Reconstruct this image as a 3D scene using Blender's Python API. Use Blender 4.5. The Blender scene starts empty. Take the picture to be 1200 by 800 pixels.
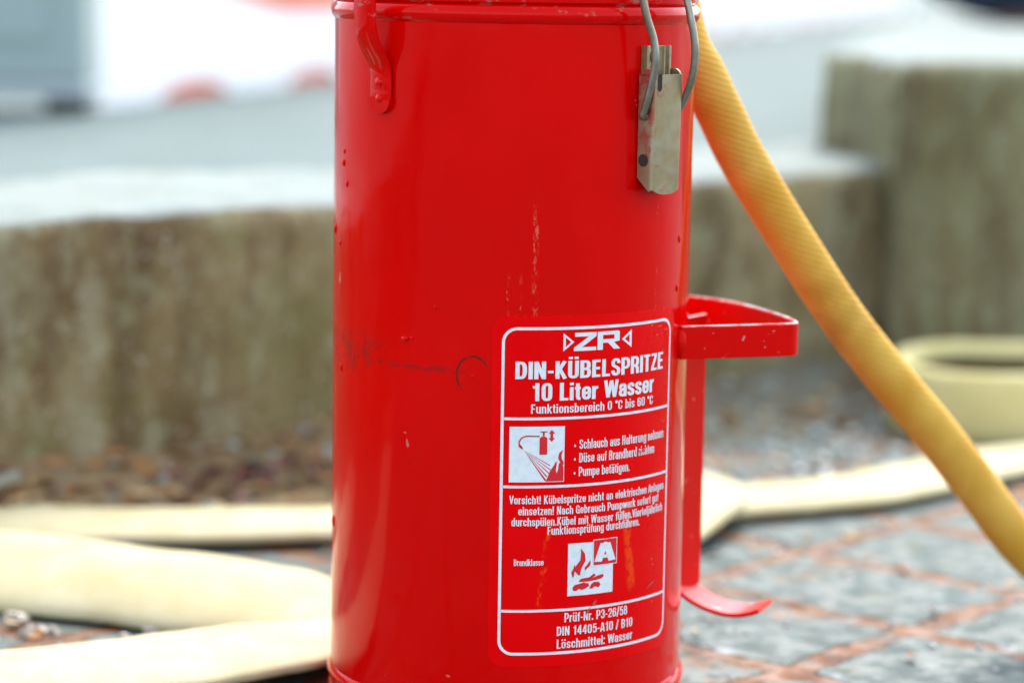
import bpy, bmesh, math, random
from mathutils import Vector, Matrix
rnd = random.Random(7)
S = bpy.context.scene
COL = S.collection
R = 0.1049                                   # radius of the red can
rad = math.radians

# ------------------------------------------------------------------ camera, sky, sun, exposure
cam_d = bpy.data.cameras.new("camera")
cam = bpy.data.objects.new("camera", cam_d); COL.objects.link(cam)
p, roll = rad(8.4), rad(0.92)
fwd = Vector((0, math.cos(p), -math.sin(p))); rgt = Vector((1, 0, 0)); up = rgt.cross(fwd)
r2 = rgt * math.cos(roll) + up * math.sin(roll); u2 = -rgt * math.sin(roll) + up * math.cos(roll)
m = Matrix((r2, u2, -fwd)).transposed().to_4x4(); m.translation = Vector((0.0011, -1.502, 0.4445))
cam.matrix_world = m
cam_d.sensor_width = 36; cam_d.lens = 90; cam_d.clip_start = 0.05; cam_d.clip_end = 500
cam_d.dof.use_dof = True; cam_d.dof.focus_distance = 1.425; cam_d.dof.aperture_fstop = 3.4
S.camera = cam

SUN_AZ, SUN_EL = rad(14), rad(50)            # behind the can, a little to the right
W = bpy.data.worlds.new("World"); S.world = W; W.use_nodes = True
wn = W.node_tree; bg = wn.nodes["Background"]
sky = wn.nodes.new("ShaderNodeTexSky"); sky.sky_type = 'NISHITA'; sky.sun_disc = False
sky.sun_elevation = SUN_EL; sky.sun_rotation = SUN_AZ; sky.dust_density = 2.0
hs = wn.nodes.new("ShaderNodeHueSaturation"); hs.inputs["Saturation"].default_value = 0.50      # thin bright overcast
wn.links.new(sky.outputs[0], hs.inputs["Color"]); wn.links.new(hs.outputs[0], bg.inputs[0]); bg.inputs[1].default_value = 0.15
sl = bpy.data.lights.new("sun", 'SUN'); sl.energy = 1.2; sl.angle = rad(24); sl.color = (1, .95, .87)
so = bpy.data.objects.new("sun", sl); COL.objects.link(so)
sd = Vector((math.sin(SUN_AZ) * math.cos(SUN_EL), math.cos(SUN_AZ) * math.cos(SUN_EL), math.sin(SUN_EL)))
so.rotation_euler = sd.to_track_quat('Z', 'Y').to_euler(); so.location = sd * 20
S.view_settings.view_transform = 'Standard'; S.view_settings.look = 'None'
S.view_settings.exposure = 1.97; S.view_settings.gamma = 1; S.view_settings.use_curve_mapping = False
S.render.engine = 'CYCLES'; S.cycles.use_denoising = True; S.cycles.sample_clamp_indirect = 6

# ------------------------------------------------------------------ helpers
class Mat:
    """small wrapper for a procedural Principled material"""
    def __init__(s, name, color=(.5, .5, .5), rough=.5, metal=0., spec=.5):
        s.m = bpy.data.materials.new(name); s.m.use_nodes = True; s.t = s.m.node_tree
        s.b = s.t.nodes["Principled BSDF"]
        s.b.inputs["Base Color"].default_value = (*color, 1); s.b.inputs["Roughness"].default_value = rough
        s.b.inputs["Metallic"].default_value = metal; s.b.inputs["Specular IOR Level"].default_value = spec
        s.tc = s.t.nodes.new("ShaderNodeTexCoord").outputs["Object"]
    def put(s, sock, v):
        if isinstance(v, bpy.types.NodeSocket): s.t.links.new(v, sock)
        elif isinstance(v, (tuple, list)) and len(v) == 3 and sock.type == 'RGBA': sock.default_value = (*v, 1)
        else: sock.default_value = v
    def set(s, name, v): s.put(s.b.inputs[name], v)
    def math(s, op, a, b=0., c=None, clamp=False):
        n = s.t.nodes.new("ShaderNodeMath"); n.operation = op; n.use_clamp = clamp
        s.put(n.inputs[0], a); s.put(n.inputs[1], b)
        if c is not None: s.put(n.inputs[2], c)
        return n.outputs[0]
    def mapping(s, loc=(0, 0, 0), rot=(0, 0, 0), scale=(1, 1, 1), vec=None):
        n = s.t.nodes.new("ShaderNodeMapping"); s.put(n.inputs[0], vec or s.tc)
        n.inputs[1].default_value = loc; n.inputs[2].default_value = rot; n.inputs[3].default_value = scale
        return n.outputs[0]
    def noise(s, scale, detail=4., rough=.55, vec=None, dist=0., col=False):
        n = s.t.nodes.new("ShaderNodeTexNoise"); s.put(n.inputs["Vector"], vec or s.tc)
        n.inputs["Scale"].default_value = scale; n.inputs["Detail"].default_value = detail
        n.inputs["Roughness"].default_value = rough; n.inputs["Distortion"].default_value = dist
        return n.outputs[1 if col else 0]
    def step(s, v, a, b, lo=0., hi=1.):
        n = s.t.nodes.new("ShaderNodeMapRange"); n.interpolation_type = 'SMOOTHSTEP'
        s.put(n.inputs[0], v)
        if a <= b: vals = (a, b, lo, hi)
        else: vals = (b, a, hi, lo)
        for i, x in enumerate(vals): n.inputs[i + 1].default_value = x
        return n.outputs[0]
    def mix(s, f, a, b):
        n = s.t.nodes.new("ShaderNodeMix"); n.data_type = 'RGBA'
        s.put(n.inputs[0], f); s.put(n.inputs[6], a); s.put(n.inputs[7], b)
        return n.outputs[2]
    def bump(s, h, strength=.3, dist=.001, normal=None):
        n = s.t.nodes.new("ShaderNodeBump"); n.inputs["Strength"].default_value = strength
        n.inputs["Distance"].default_value = dist; s.put(n.inputs["Height"], h)
        if normal is not None: s.put(n.inputs["Normal"], normal)
        return n.outputs[0]
    def xyz(s):
        n = s.t.nodes.new("ShaderNodeSeparateXYZ"); s.put(n.inputs[0], s.tc); return n.outputs
    def comb(s, x, y, z):
        n = s.t.nodes.new("ShaderNodeCombineXYZ"); [s.put(n.inputs[i], v) for i, v in enumerate((x, y, z))]; return n.outputs[0]

def link(name, me, mat=None, parent=None, smooth=None):
    o = bpy.data.objects.new(name, me); COL.objects.link(o)
    if mat: me.materials.append(mat.m)
    if parent: o.parent = parent
    if smooth is not None:
        me.polygons.foreach_set('use_smooth', [True] * len(me.polygons))
        if smooth < 180: me.set_sharp_from_angle(angle=rad(smooth))
    return o
def tag(o, label=None, cat=None, group=None, kind=None):
    for k, v in (('label', label), ('category', cat), ('group', group), ('kind', kind)):
        if v: o[k] = v
    return o
def thing(name, label, cat, loc=(0, 0, 0), rz=0., group=None):
    o = bpy.data.objects.new(name, None); COL.objects.link(o); o.empty_display_size = .05
    o.location = loc; o.rotation_euler.z = rz
    return tag(o, label, cat, group)

class MB:
    """vertices and faces of ONE mesh object"""
    def __init__(s): s.v = []; s.f = []
    def add(s, vs, fs):
        o = len(s.v); s.v += [tuple(q) for q in vs]; s.f += [tuple(i + o for i in f) for f in fs]; return s
    def grid(s, rows, close_u=False, close_v=False):
        n, k = len(rows), len(rows[0]); fs = []
        for i in range(n if close_v else n - 1):
            for j in range(k if close_u else k - 1):
                a, b = i * k + j, i * k + (j + 1) % k; c, d = ((i + 1) % n) * k + (j + 1) % k, ((i + 1) % n) * k + j
                fs.append((a, b, c, d))
        return s.add([q for r in rows for q in r], fs)
    def lathe(s, prof, n=128, cx=0, cy=0):
        rows = [[(cx + r * math.sin(2 * math.pi * j / n), cy - r * math.cos(2 * math.pi * j / n), z) for j in range(n)] for r, z in prof]
        return s.grid(rows, close_u=True)
    def sphere(s, c, r, n=10, fn=None):
        rows = []
        for i in range(n + 1):
            a = math.pi * i / n
            rows.append([tuple(c[k] + q * (r[k] if not isinstance(r, float) else r) for k, q in enumerate(
                (math.sin(a) * math.cos(2 * math.pi * j / (2 * n)), math.sin(a) * math.sin(2 * math.pi * j / (2 * n)), -math.cos(a)))) for j in range(2 * n)])
        return s.grid(rows, close_u=True)
    def box(s, c, d, rz=0.):
        x, y, z = d[0] / 2, d[1] / 2, d[2] / 2; cs, sn = math.cos(rz), math.sin(rz)
        vs = [(c[0] + a * x * cs - b * y * sn, c[1] + a * x * sn + b * y * cs, c[2] + e * z) for e in (-1, 1) for a, b in ((-1, -1), (1, -1), (1, 1), (-1, 1))]
        return s.add(vs, [(3, 2, 1, 0), (4, 5, 6, 7), (0, 1, 5, 4), (1, 2, 6, 5), (2, 3, 7, 6), (3, 0, 4, 7)])
    def sweep(s, pts, sec, ups=None, closed=False, n=None):
        """sec(i,t) -> list of (side, up) offsets; pts list of Vector"""
        N = len(pts); rows = []
        for i, q in enumerate(pts):
            a = pts[(i + 1) % N] if (closed or i < N - 1) else pts[i]; b = pts[i - 1] if (closed or i > 0) else pts[i]
            t = (a - b).normalized(); upv = Vector(ups(i) if callable(ups) else (ups or (0, 0, 1)))
            side = t.cross(upv).normalized(); upn = side.cross(t).normalized()
            rows.append([q + side * x + upn * y for x, y in sec(i)])
        k = len(rows[0]); s.grid(rows, close_u=True, close_v=closed)
        if not closed:
            o = len(s.v) - N * k
            s.f.append(tuple(o + j for j in range(k))[::-1]); s.f.append(tuple(o + (N - 1) * k + j for j in range(k)))
        return s
    def build(s, name, mat=None, parent=None, smooth=None, bevel=0., seg=2, sub=0):
        me = bpy.data.meshes.new(name); me.from_pydata(s.v, [], s.f); me.validate()
        bm = bmesh.new(); bm.from_mesh(me); bmesh.ops.recalc_face_normals(bm, faces=bm.faces); bm.to_mesh(me); bm.free()
        o = link(name, me, mat, parent, smooth)
        if bevel:
            md = o.modifiers.new("bevel", 'BEVEL'); md.width = bevel; md.segments = seg; md.limit_method = 'ANGLE'; md.angle_limit = rad(40)
        if sub:
            md = o.modifiers.new("sub", 'SUBSURF'); md.levels = md.render_levels = sub
        return o

def spline(pts, n=12, closed=False):
    P = [Vector(q) for q in pts]; N = len(P); out = []
    for i in range(N if closed else N - 1):
        g = lambda k: P[k % N] if closed else P[max(0, min(N - 1, k))]
        a, b, c, d = g(i - 1), g(i), g(i + 1), g(i + 2)
        for j in range(n):
            t = j / n
            out.append(.5 * ((2 * b) + (c - a) * t + (2 * a - 5 * b + 4 * c - d) * t * t + (3 * b - a - 3 * c + d) * t ** 3))
    if not closed: out.append(P[-1])
    return out
def ell(a, b, n=20, pw=1.): # superellipse section
    r = []
    for j in range(n):
        t = 2 * math.pi * j / n; c, sn = math.cos(t), math.sin(t)
        r.append((a * math.copysign(abs(c) ** pw, c), b * math.copysign(abs(sn) ** pw, sn)))
    return r
def rect(w, h, b=.0004):
    w, h = w / 2, h / 2
    return [(w, -h + b), (w, h - b), (w - b, h), (-w + b, h), (-w, h - b), (-w, -h + b), (-w + b, -h), (w - b, -h)]
def cyl(u, z, off=0.): # a point on the can: u metres along its girth from the front, z up
    a = u / R; return ((R + off) * math.sin(a), -(R + off) * math.cos(a), z)

# ------------------------------------------------------------------ materials
def paint_mat():
    M = Mat("red_paint", rough=.22, spec=.12)
    x, y, z = M.xyz(); u = M.math('MULTIPLY', M.math('ARCTAN2', x, M.math('MULTIPLY', y, -1.)), R)
    big = M.noise(9, 3); fine = M.noise(260, 3)
    col = M.mix(M.step(big, .35, .7), (.59, .0006, .0006), (.645, .0009, .0006))
    # worn chalky writing-like streaks above the sticker
    st = M.noise(1, 5, .7, vec=M.mapping(scale=(420, 420, 190)), dist=1.2)
    tot = None
    for uc, w, z0, z1, th in ((-.0015, .0013, .250, .287, .60), (.0055, .0011, .250, .280, .60), (.0135, .0022, .250, .325, .57), (.094, .0016, .25, .33, .60)):
        a = M.step(M.math('ABSOLUTE', M.math('SUBTRACT', u, uc)), w, w * .4)
        b = M.math('MULTIPLY', M.step(z, z0, z0 + .002), M.step(z, z1, z1 - .02))
        k = M.math('MULTIPLY', M.math('MULTIPLY', a, b), M.step(st, th - .05, th + .04))
        tot = k if tot is None else M.math('MAXIMUM', tot, k)
    col = M.mix(M.math('MULTIPLY', tot, .55), col, (.75, .16, .10))
    # dark rub ring and grime line
    du, dz = M.math('SUBTRACT', u, -.0205), M.math('SUBTRACT', z, .2185)
    rr = M.math('SQRT', M.math('ADD', M.math('MULTIPLY', du, du), M.math('MULTIPLY', M.math('MULTIPLY', dz, dz), .75)))
    ring = M.step(M.math('ABSOLUTE', M.math('SUBTRACT', rr, .0092)), .0010, .0003)
    ring = M.math('MULTIPLY', ring, M.step(M.math('SUBTRACT', dz, M.math('MULTIPLY', du, 1.1)), -.006, .001))
    ring = M.math('MULTIPLY', ring, M.step(M.noise(300, 2), .30, .48))
    gl = M.math('MULTIPLY', M.step(M.math('ABSOLUTE', M.math('SUBTRACT', M.math('ADD', z, M.math('MULTIPLY', M.noise(40, 2), .012)), .2275)), .0022, .0003),
                M.math('MULTIPLY', M.step(u, -.018, -.03), M.step(M.noise(120, 4), .45, .62)))
    gl2 = M.math('MULTIPLY', M.math('MULTIPLY', M.step(M.math('ABSOLUTE', M.math('SUBTRACT', z, .224)), .016, .002), M.step(u, -.06, -.10)), M.step(M.noise(70, 5), .42, .6, 0, .5))
    dirt = M.math('MAXIMUM', M.math('MULTIPLY', ring, .9), M.math('MAXIMUM', M.math('MULTIPLY', gl, .5), gl2))
    col = M.mix(dirt, col, (.09, .012, .01))
    # stray chips
    ch = M.step(M.noise(95, 2, .5), .77, .79)
    col = M.mix(M.math('MULTIPLY', ch, .6), col, (.55, .2, .16))
    # paint rubbed through on the two curled rims
    rz = M.math('MAXIMUM', M.step(z, .4125, .4150), M.step(z, .0335, .0305))
    rub = M.math('MULTIPLY', rz, M.step(M.noise(1, 5, .7, vec=M.mapping(scale=(75, 75, 190))), .58, .66))
    col = M.mix(M.math('MULTIPLY', rub, .7), col, (.34, .15, .12))
    # knocked-off specks of paint low and at mid height
    vo = M.t.nodes.new("ShaderNodeTexVoronoi"); M.put(vo.inputs["Vector"], M.tc); vo.inputs["Scale"].default_value = 130
    sp = M.math('MULTIPLY', M.step(vo.outputs["Distance"], .09, .05), M.step(M.noise(22, 3), .56, .64))
    col = M.mix(M.math('MULTIPLY', sp, .55), col, (.3, .05, .04))
    M.set("Base Color", col); M.set("Specular Tint", (1, .22, .18)); M.set("Coat Weight", .38); M.set("Coat Roughness", .07); M.set("Coat IOR", 1.32)
    ro = M.math('ADD', M.step(M.noise(1, 6, .7, vec=M.mapping(scale=(46, 46, 13))), .38, .66, .07, .27), M.math('MULTIPLY', M.math('MAXIMUM', tot, dirt), .3))
    M.set("Roughness", ro)
    h = M.math('ADD', M.math('MULTIPLY', M.noise(22, 2), .9), M.math('MULTIPLY', fine, .035))
    h = M.math('ADD', h, M.math('MULTIPLY', tot, .05))
    nb = M.bump(h, .55, .0012); M.set("Normal", nb); M.set("Coat Normal", nb); return M
PAINT = paint_mat()
def bracket_mat():
    M = Mat("chipped_red_paint", rough=.3, spec=.25)
    k = M.step(M.noise(150, 4, .6), .66, .70)
    M.set("Base Color", M.mix(k, M.mix(M.noise(60, 3), (.57, .001, .001), (.64, .0015, .001)), (.45, .33, .30)))
    M.set("Specular Tint", (1, .3, .25)); M.set("Normal", M.bump(M.noise(90, 3), .25, .0006)); return M
BRACKET = bracket_mat()
def edge_mat():
    M = Mat("worn_bare_edge", rough=.45, spec=.4)
    M.set("Base Color", M.mix(M.step(M.noise(110, 4, .6), .45, .58), (.62, .05, .045), (.55, .5, .47))); return M
EDGE = edge_mat()
def label_mat():
    M = Mat("sticker_red", rough=.3, spec=.2)
    x, y, z = M.xyz(); u = M.math('MULTIPLY', M.math('ARCTAN2', x, M.math('MULTIPLY', y, -1.)), R)
    col = M.mix(M.noise(14, 2), (.70, .0008, .002), (.76, .001, .0025)); tot = None
    for uc, w, z0, z1, th in ((.075, .0042, .090, .150, .43), (.022, .0026, .085, .150, .52), (.098, .003, .19, .245, .58)):
        c = M.math('ADD', u, M.math('MULTIPLY', M.math('SUBTRACT', z, .12), .12 if uc > .05 else -.1))
        a = M.step(M.math('ABSOLUTE', M.math('SUBTRACT', c, uc + .0)), w, w * .3)
        b = M.math('MULTIPLY', M.step(z, z0, z0 + .006), M.step(z, z1, z1 - .015))
        k = M.math('MULTIPLY', M.math('MULTIPLY', a, b), M.step(M.noise(1, 5, .7, vec=M.mapping(scale=(300, 300, 190))), th - .03, th + .12))
        tot = k if tot is None else M.math('MAXIMUM', tot, k)
    M.set("Base Color", M.mix(M.math('MULTIPLY', tot, .5), col, (.85, .10, .012))); M.set("Specular Tint", (1, .22, .18))
    M.set("Roughness", M.step(M.noise(40, 4), .3, .7, .22, .38))
    M.set("Normal", M.bump(M.math('ADD', M.noise(22, 2), M.math('MULTIPLY', M.noise(160, 3), .08)), .3, .001)); return M
STICKER = label_mat()
INK = Mat("white_print", rough=.4, spec=.3); INK.set("Base Color", INK.mix(INK.step(INK.noise(300, 3), .3, .75), (.70, .76, .78), (.60, .67, .70)))
INKRED = Mat("red_print", (.62, .012, .02), .4, spec=.3)
def zinc_mat(name, a, b, rust):
    M = Mat(name, rough=.4, metal=.75)
    n = M.noise(70, 5, .65); c = M.mix(M.step(n, .35, .65), a, b)
    c = M.mix(M.step(M.noise(110, 5, .7), .58, .68, 0, rust), c, (.34, .07, .05))
    M.set("Base Color", c); M.set("Roughness", M.step(M.noise(90, 4), .3, .7, .30, .52))
    M.set("Normal", M.bump(M.noise(120, 4), .2, .0005)); return M
ZINC = zinc_mat("yellowed_zinc", (.32, .285, .18), (.25, .20, .105), .8)
WIRE = zinc_mat("zinc_wire", (.27, .28, .24), (.20, .185, .13), .4)
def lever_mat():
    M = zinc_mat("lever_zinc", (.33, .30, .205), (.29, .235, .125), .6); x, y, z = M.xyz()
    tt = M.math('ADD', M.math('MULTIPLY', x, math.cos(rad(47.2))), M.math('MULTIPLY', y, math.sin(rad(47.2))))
    k = M.math('MULTIPLY', M.step(tt, -.0112, -.0119), M.math('MULTIPLY', M.step(M.noise(75, 5, .65), .44, .56), M.step(z, .338, .356)))  # red reflection of the can, painted into the left flange colour
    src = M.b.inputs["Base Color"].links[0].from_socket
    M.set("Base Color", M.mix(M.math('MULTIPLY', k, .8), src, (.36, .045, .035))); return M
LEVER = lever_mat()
DARKGAP = Mat("dark_hole", (.03, .015, .01), .8)
def hose_mat(name, a, b, rib, ribdir=(260, 260, 700), dirt=(.3, .22, .08), dk=.35, rk=0.):
    M = Mat(name, rough=.75, spec=.2)
    n = M.noise(24, 4, .6)
    w = M.t.nodes.new("ShaderNodeTexWave"); w.wave_type = 'BANDS'; w.bands_direction = 'Z'
    M.put(w.inputs["Vector"], M.mapping(rot=(0, rad(-17), 0))); w.inputs["Scale"].default_value = rib; w.inputs["Distortion"].default_value = 1.2; w.inputs["Detail"].default_value = 2; w.inputs["Detail Scale"].default_value = .6
    c = M.mix(M.step(n, .3, .7), a, b); c = M.mix(M.math('MULTIPLY', w.outputs[1], rk), c, dirt); c = M.mix(M.step(M.noise(9, 5, .65), .52, .75, 0, dk), c, dirt)
    M.set("Base Color", c)
    M.set("Normal", M.bump(M.math('ADD', w.outputs[1], M.math('MULTIPLY', M.noise(180, 3), .6)), .35, .0007)); return M
HOSE_Y = hose_mat("yellow_rubber", (.66, .40, .07), (.57, .295, .03), 92, dirt=(.33, .16, .02), dk=.8, rk=.18)
HOSE_P = hose_mat("pale_canvas", (.50, .465, .30), (.44, .40, .225), 230, dirt=(.36, .31, .15), dk=.45)
HOSE_G = hose_mat("greenish_canvas", (.61, .56, .27), (.55, .49, .205), 60, dirt=(.42, .38, .17), dk=.3)
def concrete_mat(name, a, b, moss, mossk, streak=True, dark=(.07, .05, .03)):
    M = Mat(name, rough=.85, spec=.25)
    c = M.mix(M.step(M.noise(5, 6, .65), .35, .65), a, b)
    c = M.mix(M.step(M.noise(9, 5, .7), .42, .62, 0, mossk), c, moss)
    if streak:
        sv = M.noise(1, 4, .6, vec=M.mapping(scale=(14, 14, 2.2)))
        c = M.mix(M.step(sv, .48, .68, 0, .75), c, dark)
        c = M.mix(M.step(M.noise(1, 3, .5, vec=M.mapping(loc=(3, 1, 0), scale=(11, 11, 3))), .58, .72, 0, .55), c, (.30, .31, .215))
    if streak:
        c = M.mix(M.step(M.noise(26, 5, .65, vec=M.mapping(loc=(4, 2, 0), scale=(1, 1, .6))), .50, .66, 0, .65), c, (.25, .27, .165))
        c = M.mix(M.step(M.noise(21, 6, .7, vec=M.mapping(loc=(9, 7, 1), scale=(1.2, 1.2, .5))), .50, .64, 0, .7), c, (.095, .058, .022))
        c = M.mix(M.step(M.noise(60, 4, .7), .58, .70, 0, .5), c, (.31, .285, .18))
    c = M.mix(M.step(M.noise(160, 2), .64, .7, 0, .5), c, (.5, .5, .45))
    M.set("Base Color", c)
    M.set("Normal", M.bump(M.math('ADD', M.noise(14, 6, .7), M.math('MULTIPLY', M.noise(140, 3), .25)), .8, .012)); return M
WALLM = concrete_mat("weathered_concrete", (.225, .19, .10), (.16, .12, .05), (.13, .13, .045), .55, dark=(.06, .037, .014))
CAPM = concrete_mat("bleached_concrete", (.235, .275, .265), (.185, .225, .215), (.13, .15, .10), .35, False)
BLOCKM = concrete_mat("grey_green_concrete", (.21, .205, .115), (.155, .14, .065), (.145, .15, .06), .45, dark=(.075, .055, .025))
TERR = concrete_mat("terrace_concrete", (.120, .168, .168), (.105, .147, .147), (.10, .125, .105), .3, False)

# ------------------------------------------------------------------ ground, soil, terrace, wall
def ground():
    M = Mat("stone_paving", rough=.6, spec=.28)
    v = M.mapping(loc=(-.2, .06, 0), rot=(0, 0, rad(-48)))
    wob = M.t.nodes.new("ShaderNodeVectorMath"); wob.operation = 'MULTIPLY_ADD'
    M.put(wob.inputs[0], M.noise(24, 5, .68, col=True)); wob.inputs[1].default_value = (.034, .034, 0); M.put(wob.inputs[2], v)
    br = M.t.nodes.new("ShaderNodeTexBrick"); M.put(br.inputs["Vector"], wob.outputs[0])
    br.offset = 0; br.inputs["Scale"].default_value = 1; br.inputs["Brick Width"].default_value = .1435; br.inputs["Row Height"].default_value = .192
    br.inputs["Mortar Size"].default_value = .0115; br.inputs["Mortar Smooth"].default_value = .25; br.inputs["Bias"].default_value = 0
    br.inputs["Color1"].default_value = (.066, .096, .091, 1); br.inputs["Color2"].default_value = (.053, .077, .073, 1)
    c = M.mix(M.step(M.noise(30, 5, .7), .5, .72, 0, .65), br.outputs[0], (.14, .18, .175))
    c = M.mix(M.step(M.noise(14, 5, .7), .55, .68, 0, .4), c, (.06, .06, .035))
    joint = M.mix(M.step(M.noise(60, 4), .35, .65), (.17, .065, .022), (.11, .05, .022))
    c = M.mix(M.step(M.noise(16, 4, .6, vec=M.mapping(loc=(1, 9, 0))), .62, .70, 0, .8), c, (.26, .31, .32))  # glints on the stones, painted as pale blotches
    jm = M.math('MULTIPLY', br.outputs[1], M.step(M.noise(19, 5, .7, vec=M.mapping(loc=(3, 3, 0))), .36, .52, .2, 1)); c = M.mix(jm, c, joint)
    c = M.mix(M.step(M.noise(11, 5, .7, vec=M.mapping(loc=(2, 5, 0))), .56, .66, 0, .75), c, (.17, .085, .035))
    c = M.mix(M.step(M.noise(17, 5, .7, vec=M.mapping(loc=(7, 1, 0))), .58, .68, 0, .6), c, (.085, .09, .035))
    M.set("Base Color", c); M.set("Roughness", M.step(M.noise(45, 4, .6), .35, .65, .45, .85))
    h = M.math('SUBTRACT', M.math('MULTIPLY', M.noise(60, 5, .7), .5), br.outputs[1])
    M.set("Normal", M.bump(h, .9, .006))
    mb = MB(); mb.add([(-90, -60, 0), (90, -60, 0), (90, 140, 0), (-90, 140, 0)], [(0, 1, 2, 3)])
    tag(mb.build("ground", M), kind='structure')
ground()

WD = Vector((.757, .654, 0)); WN = Vector((-.654, .757, 0)); W0 = Vector((-.40, .489, 0))    # wall foot line: along, into the bank
def wpt(s, d, z): q = W0 + WD * s + WN * d; return Vector((q.x, q.y, z))
def hn(x, y, z=0, k=1.):
    from mathutils import noise
    return noise.fractal(Vector((x * k, y * k, z * k)), 1.0, 2.0, 4)

def soil():
    M = Mat("soil", rough=.9, spec=.2)
    c = M.mix(M.step(M.noise(18, 6, .7), .35, .65), (.20, .14, .065), (.27, .20, .105))
    c = M.mix(M.step(M.noise(40, 5, .7), .52, .68, 0, .8), c, (.17, .175, .13)); c = M.mix(M.step(M.noise(25, 4, .6), .58, .7, 0, .8), c, (.27, .13, .06))
    gx = M.xyz()[0]; pale = M.mix(M.step(M.noise(22, 5, .7), .42, .6), (.17, .185, .145), (.15, .10, .05))
    c = M.mix(M.math('MULTIPLY', M.step(gx, .0, .25), .85), c, pale)
    M.set("Base Color", c); M.set("Normal", M.bump(M.noise(90, 5, .7), .9, .01))
    rows = []
    for i in range(180):
        s = -2.2 + 4.9 * i / 179; row = []
        for j in range(22):
            d = -.15 + .165 * j / 21; t = j / 21; q = wpt(s, d, 0)
            z = .056 * t ** 1.8 + .009 * hn(q.x, q.y, 0, 9) * min(1, 4 * t) + .004 * hn(q.x, q.y, 3, 40) - .004
            row.append((q.x, q.y, z))
        rows.append(row)
    tag(MB().grid(rows).build("soil_bank", M, smooth=180), kind='structure')
    return rows
SOIL = soil()

def terrace():
    a, b, c, d = wpt(-14, .29, .228), wpt(60, .29, .228), wpt(60, 70, .228), wpt(-14, 70, .228)
    tag(MB().add([a, b, c, d], [(0, 1, 2, 3)]).build("terrace", TERR), kind='structure')
terrace()

def rough_block(name, s0, s1, d0, d1, z0, z1, mat, parent, r=.018, amp=.006, step=.022, capmat=None, topd=None):
    """worn concrete block: front, side and top faces with softened, crumbled edges"""
    ns, nz, nd = max(2, int((s1 - s0) / step)), max(2, int((z1 - z0) / step)), max(2, int((d1 - d0) / step))
    bm = bmesh.new(); vs = {}
    def vert(i, j, k):
        if (i, j, k) in vs: return vs[(i, j, k)]
        s, d, z = s0 + (s1 - s0) * i / ns, d0 + (d1 - d0) * j / nd, z0 + (z1 - z0) * k / nz
        # round the edges
        cs, cd, cz = min(max(s, s0 + r), s1 - r), min(max(d, d0 + r), d1), min(z, z1 - r)
        o = Vector((s - cs, d - cd, z - cz)); 
        if o.length > 1e-6:
            e = max(abs(o.x), abs(o.y), abs(o.z)); o = o.normalized() * e
        q = wpt(cs + o.x, cd + o.y, cz + o.z)
        nzv = hn(q.x, q.y, q.z, 11); n2 = hn(q.x + 5, q.y, q.z, 34)
        edge = 1 if k == nz else 0
        off = amp * nzv + amp * .5 * n2
        nrm = WN * (-1 if j == 0 else 0) + WD * (-1 if i == 0 else 1 if i == ns else 0) + Vector((0, 0, .6 if k == nz else 0))
        q = q + nrm * off - Vector((0, 0, edge * max(0, n2) * amp * .6))
        vs[(i, j, k)] = bm.verts.new(q); return vs[(i, j, k)]
    def face(*a):
        f = bm.faces.new([vert(*q) for q in a]); f.smooth = True; return f
    for i in range(ns):
        for k in range(nz):
            face((i, 0, k), (i + 1, 0, k), (i + 1, 0, k + 1), (i, 0, k + 1)); face((i, nd, k), (i, nd, k + 1), (i + 1, nd, k + 1), (i + 1, nd, k))
        for j in range(nd): 
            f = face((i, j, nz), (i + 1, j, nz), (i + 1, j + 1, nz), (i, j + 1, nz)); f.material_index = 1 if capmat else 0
    for j in range(nd):
        for k in range(nz):
            face((0, j, k), (0, j, k + 1), (0, j + 1, k + 1), (0, j + 1, k)); face((ns, j, k), (ns, j + 1, k), (ns, j + 1, k + 1), (ns, j, k + 1))
    me = bpy.data.meshes.new(name); bm.to_mesh(me); bm.free()
    o = link(name, me, mat, parent)
    if capmat: me.materials.append(capmat.m)
    return o
wall = rough_block("retaining_wall", -2.6, 1.34, 0, .30, -.03, .242, WALLM, None, r=.018, amp=.011, capmat=CAPM)
tag(wall, "low mossy concrete wall with a bleached top edge, left of the taller block", "wall")
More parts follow.
